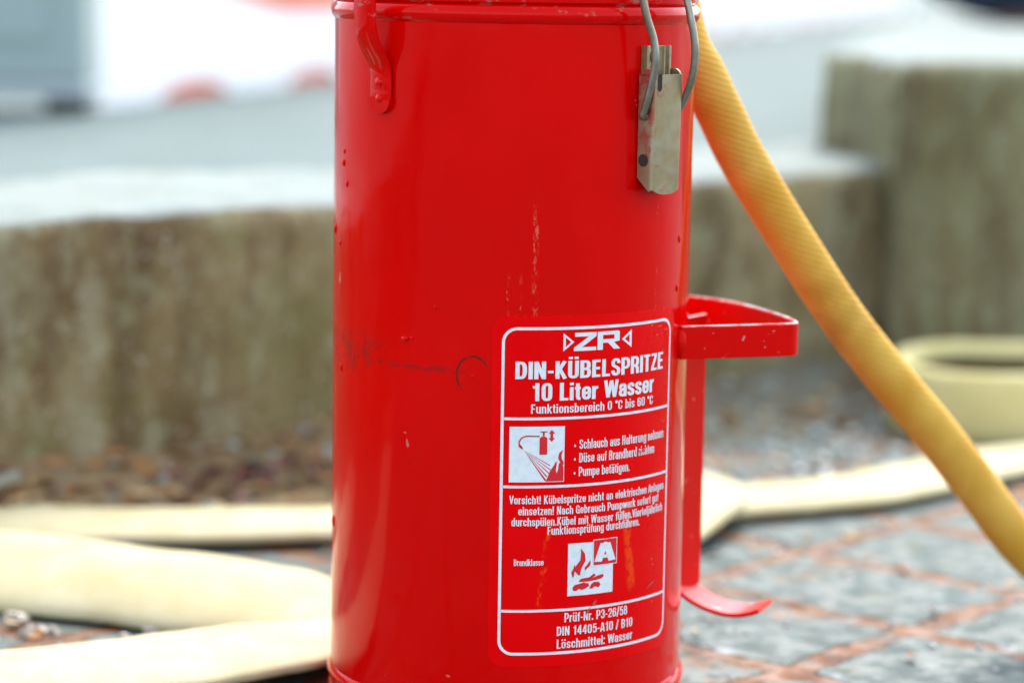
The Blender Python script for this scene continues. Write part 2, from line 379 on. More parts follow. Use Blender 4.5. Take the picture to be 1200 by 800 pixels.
def rough_prism(name, poly, z0, z1, mat, capmat, r=.02, amp=.006):
    """worn block on a polygonal footprint (counter-clockwise), fine where it is near, with a crumbled top edge"""
    ring = []
    for i, a in enumerate(poly):
        b = poly[(i + 1) % len(poly)]; L = math.hypot(b[0] - a[0], b[1] - a[1]); st = .022 if a[1] < 2.2 and b[1] < 3.2 else .2
        k = max(1, int(L / st)); ring += [Vector((a[0] + (b[0] - a[0]) * q / k, a[1] + (b[1] - a[1]) * q / k, 0)) for q in range(k)]
    N = len(ring); nrm = []
    for i in range(N):
        t = (ring[(i + 1) % N] - ring[i - 1]).normalized(); nrm.append(Vector((t.y, -t.x, 0)))
    prof = [(0, z0 + (z1 - r - z0) * k / 16) for k in range(17)] + [(r * (1 - math.cos(rad(90 * k / 5))), z1 - r + r * math.sin(rad(90 * k / 5))) for k in range(1, 6)] + [(r + .03, z1 + .001)]
    rows = []
    for inset, z in prof:
        row = []
        for q, n in zip(ring, nrm):
            w = q.copy()
            for _ in range(6 if inset else 0):
                for e in range(len(poly)):
                    a, b = poly[e], poly[(e + 1) % len(poly)]; L = math.hypot(b[0] - a[0], b[1] - a[1]); nx, ny = (b[1] - a[1]) / L, (a[0] - b[0]) / L
                    dd = inset + (w.x - a[0]) * nx + (w.y - a[1]) * ny
                    if dd > 0: w.x -= nx * dd; w.y -= ny * dd
            o = amp * hn(w.x, w.y, z, 11) + amp * .5 * hn(w.x + 5, w.y, z, 34)
            w = w + n * o * (1 if inset < r else 0); dz = -max(0, hn(q.x, q.y, 2, 26)) * amp * .8 if 0 < inset <= r else 0
            row.append((w.x, w.y, z + dz))
        rows.append(row)
    mb = MB().grid(rows, close_u=True); nf = len(mb.f); o = (len(rows) - 1) * N
    bm = bmesh.new(); bv = [bm.verts.new(q) for q in rows[-1]]; bmesh.ops.triangulate(bm, faces=[bm.faces.new(bv)]); bm.verts.index_update()
    mb.f += [tuple(o + v.index for v in f.verts) for f in bm.faces]; bm.free()
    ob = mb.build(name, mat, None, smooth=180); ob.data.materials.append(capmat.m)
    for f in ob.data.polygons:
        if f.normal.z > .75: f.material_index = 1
    return ob
bp = wpt(1.020, -.036, 0)
block = rough_prism("concrete_block", [(bp.x, bp.y), (bp.x + .757 * 4, bp.y + .654 * 4), (2.6, 5.4), (1.13, 5.4), (.452, 1.96), (.350, 1.44)], -.03, .3535, BLOCKM, CAPM, amp=.010)
tag(block, "taller grey-green concrete block rising at the right end of the low wall", "block")

# ------------------------------------------------------------------ the bucket pump
can = thing("bucket_pump", "red steel bucket pump extinguisher with a printed white-on-red sticker and wire latch", "fire extinguisher")
def body():
    mb = MB(); n = 192; rows = []
    zs = [.012, .018, .026] + [.03 + (.405 - .03) * i / 40 for i in range(41)] + [.411, .416, .421]
    for z in zs:
        row = []
        for j in range(n):
            a = 2 * math.pi * j / n
            r = R + .00035 * hn(math.sin(a), math.cos(a), z * 3, 1.6) + .00012 * hn(math.sin(a), math.cos(a), z * 8, 6)
            row.append((r * math.sin(a), -r * math.cos(a), z))
        rows.append(row)
    mb.grid(rows, close_u=True)
    # runs and drips frozen in the paint
    for u, z, w, h in ((-.0621, .2365, .0028, .0013), (-.0575, .2372, .0012, .0008), (-.117, .319, .0009, .0018), (-.1226, .3305, .0011, .0017), (-.1405, .291, .0013, .0026), (-.1415, .118, .0014, .0030),
                       (-.125, .212, .0010, .0022), (-.1215, .337, .0007, .0012), (-.128, .284, .0007, .0016), (-.0205, .2182, .001, .0007), (-.043, .2555, .0008, .0014), (.119, .262, .001, .002), (.1155, .235, .0008, .0016), (.121, .29, .0009, .002)):
        c = cyl(u, z, .0001); a = u / R
        rows = []
        for i in range(9):
            t = math.pi * i / 8; rr = []
            for j in range(12):
                f = 2 * math.pi * j / 12; lt, ln = w * math.sin(t) * math.cos(f), .0014 * min(1.3, w / .0016) * math.sin(t) * math.sin(f)
                rr.append((c[0] + lt * math.cos(a) + ln * math.sin(a), c[1] + lt * math.sin(a) - ln * math.cos(a), c[2] - h * math.cos(t) * (1.3 if i < 4 else 1)))
            rows.append(rr)
        mb.grid(rows, close_u=True)
    mb.build("body", PAINT, can, smooth=60)
    # curled rims
    def bead(name, zc, a, b, extra=()):
        pr = [(R - .003, zc - b)] + [(R - .0008 + a * math.sin(math.pi * i / 14) ** .8, zc - b + 2 * b * i / 14) for i in range(1, 14)] + [(R - .003, zc + b)]
        m2 = MB().lathe(pr, 192)
        for zc2, a2, b2 in extra:
            m2.lathe([(R - .003, zc2 - b2)] + [(R - .0008 + a2 * math.sin(math.pi * i / 10), zc2 - b2 + 2 * b2 * i / 10) for i in range(1, 10)] + [(R - .003, zc2 + b2)], 192)
        return m2.build(name, PAINT, can, smooth=60)
    bead("top_rim", .4168, .0032, .0058)
    bead("base_rim", .0262, .0032, .0050, extra=((.0150, .0026, .0050),))
    MB().lathe([(.0001, .006), (R - .004, .006), (R - .004, .0002), (R - .0015, .0002), (R - .0015, .012)], 128).build("foot_ring", PAINT, can, smooth=40)
    # lid with pump barrel (just above the frame)
    ld = MB().lathe([(R - .002, .4215), (R + .0012, .4235), (R + .0018, .430), (R + .0005, .437), (R - .006, .4395), (.06, .442), (.0001, .443)], 160).build("lid", PAINT, can, smooth=50)
    MB().lathe([(.026, .442), (.026, .447), (.021, .449), (.021, .500), (.018, .503), (.009, .504), (.007, .506), (.007, .545), (.0001, .545)], 48).build("pump_barrel", ZINC, ld, smooth=40)
    MB().sweep([Vector((-.05 + .1 * i / 10, 0, .551)) for i in range(11)], lambda i: ell(.0085, .0085, 16)).build("pump_grip", Mat("black_rubber", (.02, .02, .02), .6), ld, smooth=60)
body()

# --- carry handle: flat iron strap rising from the left, arching over the lid
def handle():
    A = rad(-43.9); n = Vector((math.sin(A), -math.cos(A), 0)); t = Vector((math.cos(A), math.sin(A), 0))
    prof = [(R + .0016, .3685), (R + .0016, .377), (R + .0017, .3840), (R + .0035, .3890), (R + .009, .397), (R + .0125, .4045), (R + .0138, .412), (R + .014, .43), (R + .012, .475), (R - .012, .54), (.055, .585), (0, .6)]
    full = prof + [(-a, b) for a, b in prof[-2::-1]]
    pts = spline([n * a + Vector((0, 0, b)) for a, b in full], 6)
    mb = MB(); mb.sweep(pts, lambda i: rect(.0165, .0030, .0009), ups=lambda i: tuple(t.cross((pts[min(i + 1, len(pts) - 1)] - pts[max(0, i - 1)]).normalized())))
    # rounded foot of the strap
    for sgn in (1, -1):
        c = n * sgn * (R + .0016) + Vector((0, 0, .3686)); pr = []
        for off in (-.0015, .0015):
            pr.append([c + n * sgn * off + t * (.00825 * math.cos(math.pi + math.pi * i / 14)) + Vector((0, 0, .0080 * math.sin(math.pi + math.pi * i / 14))) for i in range(15)])
        mb.grid(pr); k = len(mb.v); mb.f.append(tuple(range(k - 15, k))); mb.f.append(tuple(range(k - 30, k - 15)))
    h = mb.build("carry_handle", PAINT, can, smooth=45)
    for z, rr in ((.3780, .0030), (.3690, .0026)):
        c = n * (R + .0030) + Vector((0, 0, z))
        rows = [[c + n * (.0013 * math.cos(a)) + (t * math.cos(f) + Vector((0, 0, 1)) * math.sin(f)) * (rr * math.sin(a)) for f in [2 * math.pi * j / 16 for j in range(16)]] for a in [.001 + (math.pi / 2) * i / 8 for i in range(9)]]
        MB().grid(rows, close_u=True).build("rivet", PAINT, h, smooth=60)
handle()

# --- over-centre wire latch on the right
def latch():
    A = rad(47.2); n = Vector((math.sin(A), -math.cos(A), 0)); t = Vector((math.cos(A), math.sin(A), 0)); Z = Vector((0, 0, 1))
    P = lambda tt, nn, z: t * tt + n * (R + nn) + Z * z
    def plate(outline, thick_dir, th):
        mb = MB(); k = len(outline); mb.add([q for q in outline] + [q + thick_dir * th for q in outline], [tuple(range(k))[::-1], tuple(range(k, 2 * k))] + [(i, (i + 1) % k, k + (i + 1) % k, k + i) for i in range(k)]); return mb
    # base plate with folded sides
    mb = MB()
    sec = [(-.0102, .0000), (-.0102, .0052), (-.0088, .0052), (-.0080, .0022), (-.004, .0014), (.004, .0014), (.0080, .0022), (.0088, .0052), (.0102, .0052), (.0102, .0000)]
    rows = [[P(a, b - .0004, z) for a, b in sec] for z in (.355, .375, .4005)]
    mb.grid(rows, close_u=True); k = len(mb.v); mb.f += [tuple(range(k - 10, k)), tuple(range(10))[::-1]]
    base = mb.build("latch", ZINC, can, smooth=30, bevel=.0005)
    rows = [[P(0, .0014, .3945) + n * (.0016 * math.cos(a)) + (t * math.cos(f) + Z * math.sin(f)) * (.0036 * math.sin(a)) for f in [2 * math.pi * j / 18 for j in range(18)]] for a in [.001 + (math.pi / 2) * i / 8 for i in range(9)]]
    MB().grid(rows, close_u=True).build("rivet", Mat("bright_steel", (.6, .6, .58), .3, .9), base, smooth=60)
    # lever: folded channel, one continuous skin; front face with a rounded bottom lip
    w, D = .0122, .0125; th = .0013
    lv = MB()
    def skin(zt, zb_f, zb_b):
        side = [(-w, .0006), (-w, .0030), (-w, .0055), (-w, .0080), (-w, D - .0026)]
        corner = [(-w + .0022 * (1 - math.cos(rad(a))), D - .0022 + .0022 * math.sin(rad(a))) for a in (15, 35, 55, 75)]
        face = [(-w + .0024 + (2 * w - .0048) * i / 12, D + .0004 * math.sin(math.pi * i / 12)) for i in range(13)]
        outer = side + corner + face + [(-a, b) for a, b in (side + corner)[::-1]]
        q = (w - th) / w; inner = [(a * q, min(b, D - th) if abs(a) > w - .004 else b - th) for a, b in outer]
        rows = []
        for k in range(13):
            f = k / 12; ro = []
            for (a, b) in outer + inner[::-1]:
                qq = min(1, max(0, b / D)); zb = zb_b + (zb_f - zb_b) * qq ** .9
                if qq > .8: zb += .0050 * (1 - math.sqrt(max(0, 1 - (abs(a) / w) ** 2.2))) * (qq - .8) / .2
                ro.append(P(a, b - .0010 * f * qq, zt + (zb - zt) * f))
            rows.append(ro)
        lv.grid(rows, close_u=True); k2 = len(lv.v); K = len(rows[0]); hN = K // 2
        for st in (0, 12):
            o = k2 - 13 * K + st * K
            for i in range(hN - 1): lv.f.append((o + i, o + i + 1, o + K - 2 - i, o + K - 1 - i))
    skin(.3850, .3185, .3285)
    # rounded ears at the top of both side flanges
    for sg in (-1, 1):
        out = [P(sg * w, .0012, .384)] + [P(sg * w, .0060 + .0048 * math.cos(math.pi - math.pi * i / 10), .384 + .0040 * math.sin(math.pi * i / 10)) for i in range(11)] + [P(sg * w, .0108, .384)]
        q = plate(out, t * (-sg), th); lv.add(q.v, q.f)
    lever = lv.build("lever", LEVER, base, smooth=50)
    # hole near the bottom of the left flange, and the ear slot
    for (nn, z, r) in ((.0048, .3375, .0035),):
        c = P(-w - .0002, nn, z)
        MB().add([c + (n * math.cos(f) + Z * math.sin(f)) * r for f in [2 * math.pi * j / 20 for j in range(20)]], [tuple(range(20))]).build("hole", DARKGAP, lever)
    # notch beside the ear
    c = P(-w + .0032, D + .0005, .0)
    MB().add([c + t * a + n * b + Z * z for a, b, z in ((-.0012, .0, .3853), (.0012, .0005, .3853), (.0012, .0005, .3775), (.0004, .0003, .3758), (-.0006, .0, .3758), (-.0012, -.0001, .3775))], [tuple(range(6))]).build("slot", DARKGAP, lever)
    # wire bail
    pl = [(-.0085, .006, .3625), (-.0138, .0052, .3618), (-.0143, .0068, .366), (-.0142, .0105, .378), (-.0142, .0135, .392), (-.0155, .0130, .404), (-.0195, .0105, .418), (-.0212, .0085, .432), (-.019, .006, .444), (-.008, .001, .4500)]
    pr = [(.008, .001, .4500), (.0155, .0085, .444), (.0115, .0130, .430), (.0118, .0160, .418), (.0138, .0180, .404), (.0148, .0178, .392), (.0150, .0150, .380), (.0148, .0105, .370), (.0146, .0065, .3645), (.0140, .0050, .3620), (.0085, .0050, .362)]
    pts = spline([P(*q) for q in pl + pr], 8)
    MB().sweep(pts, lambda i: ell(.00215, .00215, 12), ups=lambda i: tuple(n + Z * .3)).build("wire_bail", WIRE, base, smooth=80)
latch()

# --- hose holder: bow of flat iron, upright and upturned foot
def holder():
    Z = Vector((0, 0, 1))
    arc = spline([(.0985, -.038, 0), (.116, -.0325, 0), (.140, -.0255, 0), (.1600, -.0190, 0), (.1660, -.0160, 0), (.1680, -.0105, 0), (.1665, .002, 0), (.1600, .0260, 0), (.149, .054, 0), (.136, .078, 0), (.119, .096, 0), (.098, .105, 0), (.074, .1025, 0), (.055, .0925, 0)], 8)
    zb = .2289
    bow = MB().sweep([q + Z * zb for q in arc], lambda i: rect(.0028, .0190, .0005)).build("hose_holder", BRACKET, can, smooth=40)
    MB().sweep([q + Z * (zb + .0096) for q in arc], lambda i: rect(.0021, .0007, .0002)).build("worn_edge", EDGE, bow, smooth=40)
    out = Vector((.93, -.37, 0)).normalized(); wd = Vector((.57, .82, 0)).normalized(); c0 = Vector((.1105, .0405, 0)); nn = Vector((.82, -.57, 0))
    pts = [c0 + Z * z for z in (.2340, .20, .16, .12, .0655)]
    MB().sweep(pts, lambda i: rect(.031, .003, .0006), ups=tuple(nn)).build("upright", BRACKET, bow, smooth=40)
    path = [(-.003, .0700), (-.001, .0665), (.003, .0635), (.010, .0595), (.019, .0563), (.029, .0545), (.038, .0548), (.046, .0568), (.0515, .0590)]
    cs = spline([c0 + out * q + Z * z for q, z in path], 5)
    MB().sweep(cs, lambda i: rect(.029, .0026, .0005), ups=(0, 0, 1)).build("hook", BRACKET, bow, smooth=40)
    MB().sphere((.0985, -.0375, zb), (.004, .004, .0085), 8).build("weld", BRACKET, bow, smooth=180)
holder()

# --- sticker
def strip_mesh(polys_off, name, mat, parent):
    mb = MB()
    for us, off in polys_off: pass
def bend(o_pts, off): return [cyl(x, y, off) for x, y in o_pts]
def round_rect(u0, u1, z0, z1, r, n=8):
    out = []
    for cx, cz, a0 in ((u1 - r, z1 - r, 0), (u0 + r, z1 - r, 90), (u0 + r, z0 + r, 180), (u1 - r, z0 + r, 270)):
        for i in range(n + 1): a = rad(a0 + 90 * i / n); out.append((cx + r * math.cos(a), cz + r * math.sin(a)))
    return out
def dense(poly, mx=.003):
    out = []
    for i, a in enumerate(poly):
        b = poly[(i + 1) % len(poly)]; k = max(1, int(math.hypot(b[0] - a[0], b[1] - a[1]) / mx))
        out += [(a[0] + (b[0] - a[0]) * j / k, a[1] + (b[1] - a[1]) * j / k) for j in range(k)]
    return out
def flat_poly(mb, poly, off, holes=(), cell=.004):
    """fill a flat outline (with holes), slice it finely along the girth, wrap it on the can"""
    cu = bpy.data.curves.new("t", 'CURVE'); cu.dimensions = '2D'; cu.fill_mode = 'FRONT'
    for ring in (poly, *holes):
        sp = cu.splines.new('POLY'); sp.points.add(len(ring) - 1); sp.use_cyclic_u = True
        for q, (x, y) in zip(sp.points, ring): q.co = (x * 100, y * 100, 0, 1)
    curve_to(mb, cu, off, lambda x, y: (x / 100, y / 100), cell)
def curve_to(mb, cu, off, fn, cell=.004):
    o = bpy.data.objects.new("t", cu); COL.objects.link(o)
    dg = bpy.context.evaluated_depsgraph_get(); me = bpy.data.meshes.new_from_object(o.evaluated_get(dg))
    bm = bmesh.new(); bm.from_mesh(me)
    for v in bm.verts:
        x, y = fn(v.co.x, v.co.y); v.co = (x, y, 0)
    xs = [v.co.x for v in bm.verts]
    if xs:
        x = math.floor(min(xs) / cell) * cell + cell
        while x < max(xs):
            bmesh.ops.bisect_plane(bm, geom=bm.verts[:] + bm.edges[:] + bm.faces[:], plane_co=(x, 0, 0), plane_no=(1, 0, 0)); x += cell
    bm.verts.index_update()
    mb.add([cyl(v.co.x, v.co.y, off) for v in bm.verts], [tuple(v.index for v in f.verts) for f in bm.faces])
    bm.free(); bpy.data.objects.remove(o); bpy.data.meshes.remove(me); bpy.data.curves.remove(cu)
# ---- narrow bold sign lettering drawn as strokes: skeleton lines in cap-height units
def glyphs():
    G = {}
    def half(l, r, y, ry, top):   # semi-ellipse; top: left->right over the top, else right->left under the bottom
        cx, rx = (l + r) / 2, (r - l) / 2; out = []
        for i in range(11):
            a = math.pi - math.pi * i / 10 if top else -math.pi * i / 10
            out.append((cx + rx * math.copysign(abs(math.cos(a)) ** .8, math.cos(a)), y + ry * math.copysign(abs(math.sin(a)) ** .8, math.sin(a))))
        return out
    TA = lambda l, r, t, ry=.20: half(l, r, t - ry, ry, True)
    BA = lambda l, r, b, ry=.20: half(l, r, b + ry, ry, False)
    O = lambda l, r, b, t, ry=.20: TA(l, r, t, min(ry, (t - b) / 2)) + BA(l, r, b, min(ry, (t - b) / 2)) + ['c']
    RA = lambda x, r, t, b: [(x + (r - x) * abs(math.sin(math.pi * i / 10)) ** .7, (t + b) / 2 + (t - b) / 2 * math.copysign(abs(math.cos(math.pi * i / 10)) ** .8, math.cos(math.pi * i / 10))) for i in range(11)]
    l, r, b, t, m = .10, .41, .075, .925, .51
    def g(ch, w, *st): G[ch] = (w, st)
    def sS(l, r, b, t, ry): h = (b + t) / 2; q = (t - b) * .10; return [(r, t - ry - .01)] + TA(l, r, t, ry)[::-1] + [(l + .015, h + q * 1.3), (l + .09, h + q * .45), (r - .09, h - q * .45), (r - .015, h - q * 1.3)] + BA(l, r, b, ry) + [(l, b + ry + .01)]
    dots = lambda x0, x1, y: ([(x0, y), (x0, y + .13)], [(x1, y), (x1, y + .13)])
    g('A', .50, [(.055, 0), (.215, .96)], [(.285, .96), (.445, 0)], [(.20, .93), (.30, .93)], [(.12, .26), (.38, .26)])
    g('B', .51, [(l, 0), (l, 1)], [(l, t), (.25, t)] + RA(.25, r - .01, t, m)[1:-1] + [(.25, m), (l, m)], [(.25, m)] + RA(.25, r + .01, m, b)[1:-1] + [(.25, b), (l, b)])
    g('C', .50, [(r, .64)] + TA(l, r, t)[::-1] + BA(l, r, b)[::-1] + [(r, .37)])
    g('D', .51, [(l, 0), (l, 1)], [(l, t), (.22, t)] + RA(.22, r, t, b)[1:-1] + [(.22, b), (l, b)])
    g('E', .44, [(l, 0), (l, 1)], [(l, t), (.41, t)], [(l, m), (.38, m)], [(l, b), (.41, b)])
    g('F', .42, [(l, 0), (l, 1)], [(l, t), (.40, t)], [(l, .49), (.37, .49)])
    g('G', .51, [(r, .66)] + TA(l, r, t)[::-1] + BA(l, r, b)[::-1] + [(r, .46)], [(.26, .46), (.50, .46)], [(.425, 0), (.425, .2)])
    g('H', .51, [(l, 0), (l, 1)], [(r, 0), (r, 1)], [(l, m), (r, m)])
    g('I', .20, [(.1, 0), (.1, 1)])
    g('K', .51, [(l, 0), (l, 1)], [(l, .36), (.42, 1)], [(.21, .52), (.44, 0)])
    g('L', .42, [(l, 0), (l, 1)], [(l, b), (.41, b)])
    g('N', .52, [(l, 0), (l, 1)], [(.42, 0), (.42, 1)], [(.11, .95), (.41, .05)])
    g('P', .49, [(l, 0), (l, 1)], [(l, t), (.24, t)] + RA(.24, r, t, .41)[1:-1] + [(.24, .41), (l, .41)])
    g('R', .51, [(l, 0), (l, 1)], [(l, t), (.24, t)] + RA(.24, r, t, .46)[1:-1] + [(.24, .46), (l, .46)], [(.27, .46), (r - .02, .34), (r, .14), (r + .02, 0)])
    g('S', .49, sS(l, .40, b, t, .21))
    g('T', .44, [(.22, 0), (.22, .95)], [(.01, t), (.43, t)])
    g('U', .51, [(l, 1)] + BA(l, r, b)[::-1] + [(r, 1)])
    G['Ü'] = (.51, G['U'][1] + dots(.125, .385, 1.10))
    g('V', .49, [(.06, 1), (.245, .03)], [(.245, .03), (.43, 1)])
    g('W', .74, [(.06, 1), (.195, .03)], [(.195, .03), (.37, .97)], [(.37, .97), (.545, .03)], [(.545, .03), (.68, 1)])
    g('Z', .45, [(.03, t), (.42, t)], [(.36, .88), (.09, .12)], [(.02, b), (.43, b)])
    g('0', .50, O(l, .40, b, t))
    g('1', .40, [(.26, 0), (.26, 1)], [(.06, .77), (.26, .80)])
    g('2', .49, [(l, .66)] + TA(l, .40, t) + [(.40, .62), (.34, .48), (.17, .28), (.12, .12)], [(.03, b), (.46, b)])
    g('3', .49, [(l, .70)] + TA(l, .39, t, .19) + [(.38, .60), (.30, .52), (.20, .52)], [(.25, .52), (.37, .46), (.40, .34)] + BA(l, .40, b) + [(l, .30)])
    g('4', .50, [(.34, 0), (.34, 1)], [(.30, .93), (.06, .30)], [(.03, .275), (.47, .275)])
    g('5', .49, [(.12, t), (.42, t)], [(.13, .98), (.115, .48)], [(.11, .50)] + TA(.13, .40, .64, .16)[3:] + BA(l, .40, b) + [(l, .27)])
    g('6', .50, O(l, .40, b, .60, .18), [(l, .3)] + TA(l, .40, t) + [(.40, .70)])
    g('8', .50, O(.115, .385, .52, t, .19), O(l, .40, b, .52, .19))
    L, R_, X = .095, .37, .665
    g('a', .455, [(L, .50)] + TA(L, R_ - .005, X, .17) + [(R_ - .005, 0)], [(R_ - .01, .42), (.20, .395), (.11, .32), (L, .22)] + BA(L, R_ - .01, b, .13)[::-1][:-1] + [(R_ - .01, .2)])
    g('b', .46, [(L, 0), (L, 1)], O(L, R_, b, X, .18)); g('d', .46, [(R_, 0), (R_, 1)], O(L, R_, b, X, .18))
    g('p', .46, [(L, -.25), (L, .73)], O(L, R_, b, X, .18)); g('o', .46, O(L, R_, b, X, .18))
    g('c', .44, [(R_ - .01, .47)] + TA(L, R_ - .01, X, .18)[::-1] + BA(L, R_ - .01, b, .18)[::-1] + [(R_ - .01, .28)])
    g('e', .455, [(L, .37), (R_, .37), (R_, .48)] + TA(L, R_, X, .18)[::-1] + BA(L, R_, b, .18)[::-1] + [(R_, .19)])
    g('f', .29, [(.15, 0), (.15, .78), (.165, .87), (.21, .92), (.29, .93)], [(.01, X), (.28, X)])
    g('g', .46, O(L, R_, b + .02, X, .18), [(R_, .73), (R_, -.02)] + BA(L, R_, -.18, .14)[1:])
    g('h', .46, [(L, 0), (L, 1)], TA(L, R_, X, .16) + [(R_, 0)]); g('n', .46, [(L, 0), (L, .73)], TA(L, R_, X, .16) + [(R_, 0)])
    g('m', .70, [(L, 0), (L, .73)], TA(L, .355, X, .16) + [(.355, 0)], TA(.355, .615, X, .16) + [(.615, 0)])
    g('i', .195, [(.098, 0), (.098, .73)], [(.098, .84), (.098, .99)])
    g('j', .20, [(.10, .73), (.10, -.10), (.08, -.17), (-.02, -.185)], [(.10, .84), (.10, .99)])
    g('k', .455, [(L, 0), (L, 1)], [(L, .26), (.38, .73)], [(.20, .40), (.40, 0)]); g('l', .195, [(.098, 0), (.098, 1)])
    g('r', .31, [(L, 0), (L, .73)], [(L, .42), (.12, .56), (.19, .645), (.31, .66)])
    g('s', .43, sS(.09, .345, b, X, .155))
    g('t', .30, [(.15, .93), (.15, .19), (.17, .10), (.21, .075), (.29, .07)], [(.01, X), (.285, X)])
    g('u', .46, [(L, .73)] + BA(L, R_, b, .16)[::-1], [(R_, .73), (R_, 0)])
    g('v', .42, [(.06, .73), (.21, .03)], [(.21, .03), (.36, .73)]); g('z', .40, [(.03, X), (.37, X)], [(.31, .62), (.09, .11)], [(.02, b), (.38, b)])
    g('w', .64, [(.06, .73), (.18, .03)], [(.18, .03), (.32, .70)], [(.32, .70), (.46, .03)], [(.46, .03), (.58, .73)])
    for ch, base in (('ä', 'a'), ('ö', 'o'), ('ü', 'u')): G[ch] = (G[base][0], G[base][1] + dots(.105, .360, .85))
    g(' ', .24); g('-', .30, [(.03, .40), (.27, .40)]); g('.', .20, [(.1, 0), (.1, .17)]); g(':', .20, [(.1, 0), (.1, .17)], [(.1, .55), (.1, .72)])
    g('!', .21, [(.1, .28), (.1, 1)], [(.1, 0), (.1, .17)]); g('/', .34, [(.06, -.05), (.28, 1.03)]); g('°', .30, O(.09, .23, .72, .93, .11)); g('•', .36, [(.08, .36), (.28, .36)], [(.10, .43), (.26, .43)], [(.10, .29), (.26, .29)])
    return G
GLY = glyphs()
def text(mb, s, u0, u1, zb, cap, off, wx=None, wy=None, gap=.045):
    wx = wx or (.090 if cap > .007 else .072); wy = wy or (.070 if cap > .007 else .050)
    """one line of lettering from u0 to u1 on baseline zb, each glyph a few flat strokes wrapped on the can"""
    tot = sum(GLY[c][0] + gap for c in s) - gap; k = (u1 - u0) / tot; x0 = 0.
    for c in s:
        w, st = GLY[c]
        for si, pts in enumerate(st):
            closed = pts[-1] == 'c'; P = [q for q in pts if q != 'c']; Q = [P[0]]
            for q in P[1:]:
                n = max(1, int(math.hypot(q[0] - Q[-1][0], q[1] - Q[-1][1]) / .25)); a = Q[-1]
                Q += [(a[0] + (q[0] - a[0]) * i / n, a[1] + (q[1] - a[1]) * i / n) for i in range(1, n + 1)] if math.hypot(q[0] - a[0], q[1] - a[1]) > 1e-4 else []
            if closed and math.hypot(Q[0][0] - Q[-1][0], Q[0][1] - Q[-1][1]) < 1e-3: Q.pop()
            N = len(Q); A, B = [], []
            for i, q in enumerate(Q):
                a = Q[i - 1] if (closed or i) else None; b = Q[(i + 1) % N] if (closed or i < N - 1) else None
                d = []
                for e, f in ((a, q), (q, b)):
                    if e and f: L = math.hypot(f[0] - e[0], f[1] - e[1]); d.append(((f[0] - e[0]) / L, (f[1] - e[1]) / L))
                tx, ty = sum(v[0] for v in d), sum(v[1] for v in d); L = math.hypot(tx, ty) or 1; tx, ty = tx / L, ty / L
                mi = 1 / max(.55, abs(tx * d[0][0] + ty * d[0][1])); h = (wx * abs(ty) + wy * abs(tx)) / (abs(tx) + abs(ty)) * mi
                A.append((q[0] - ty * h, q[1] + tx * h)); B.append((q[0] + ty * h, q[1] - tx * h))
            rows = [[cyl(u0 + (x0 + x) * k, zb + y * cap, off + .000012 * si) for x, y in E_] for E_ in (A, B)]
            mb.grid(rows, close_u=closed)
        x0 += w + gap
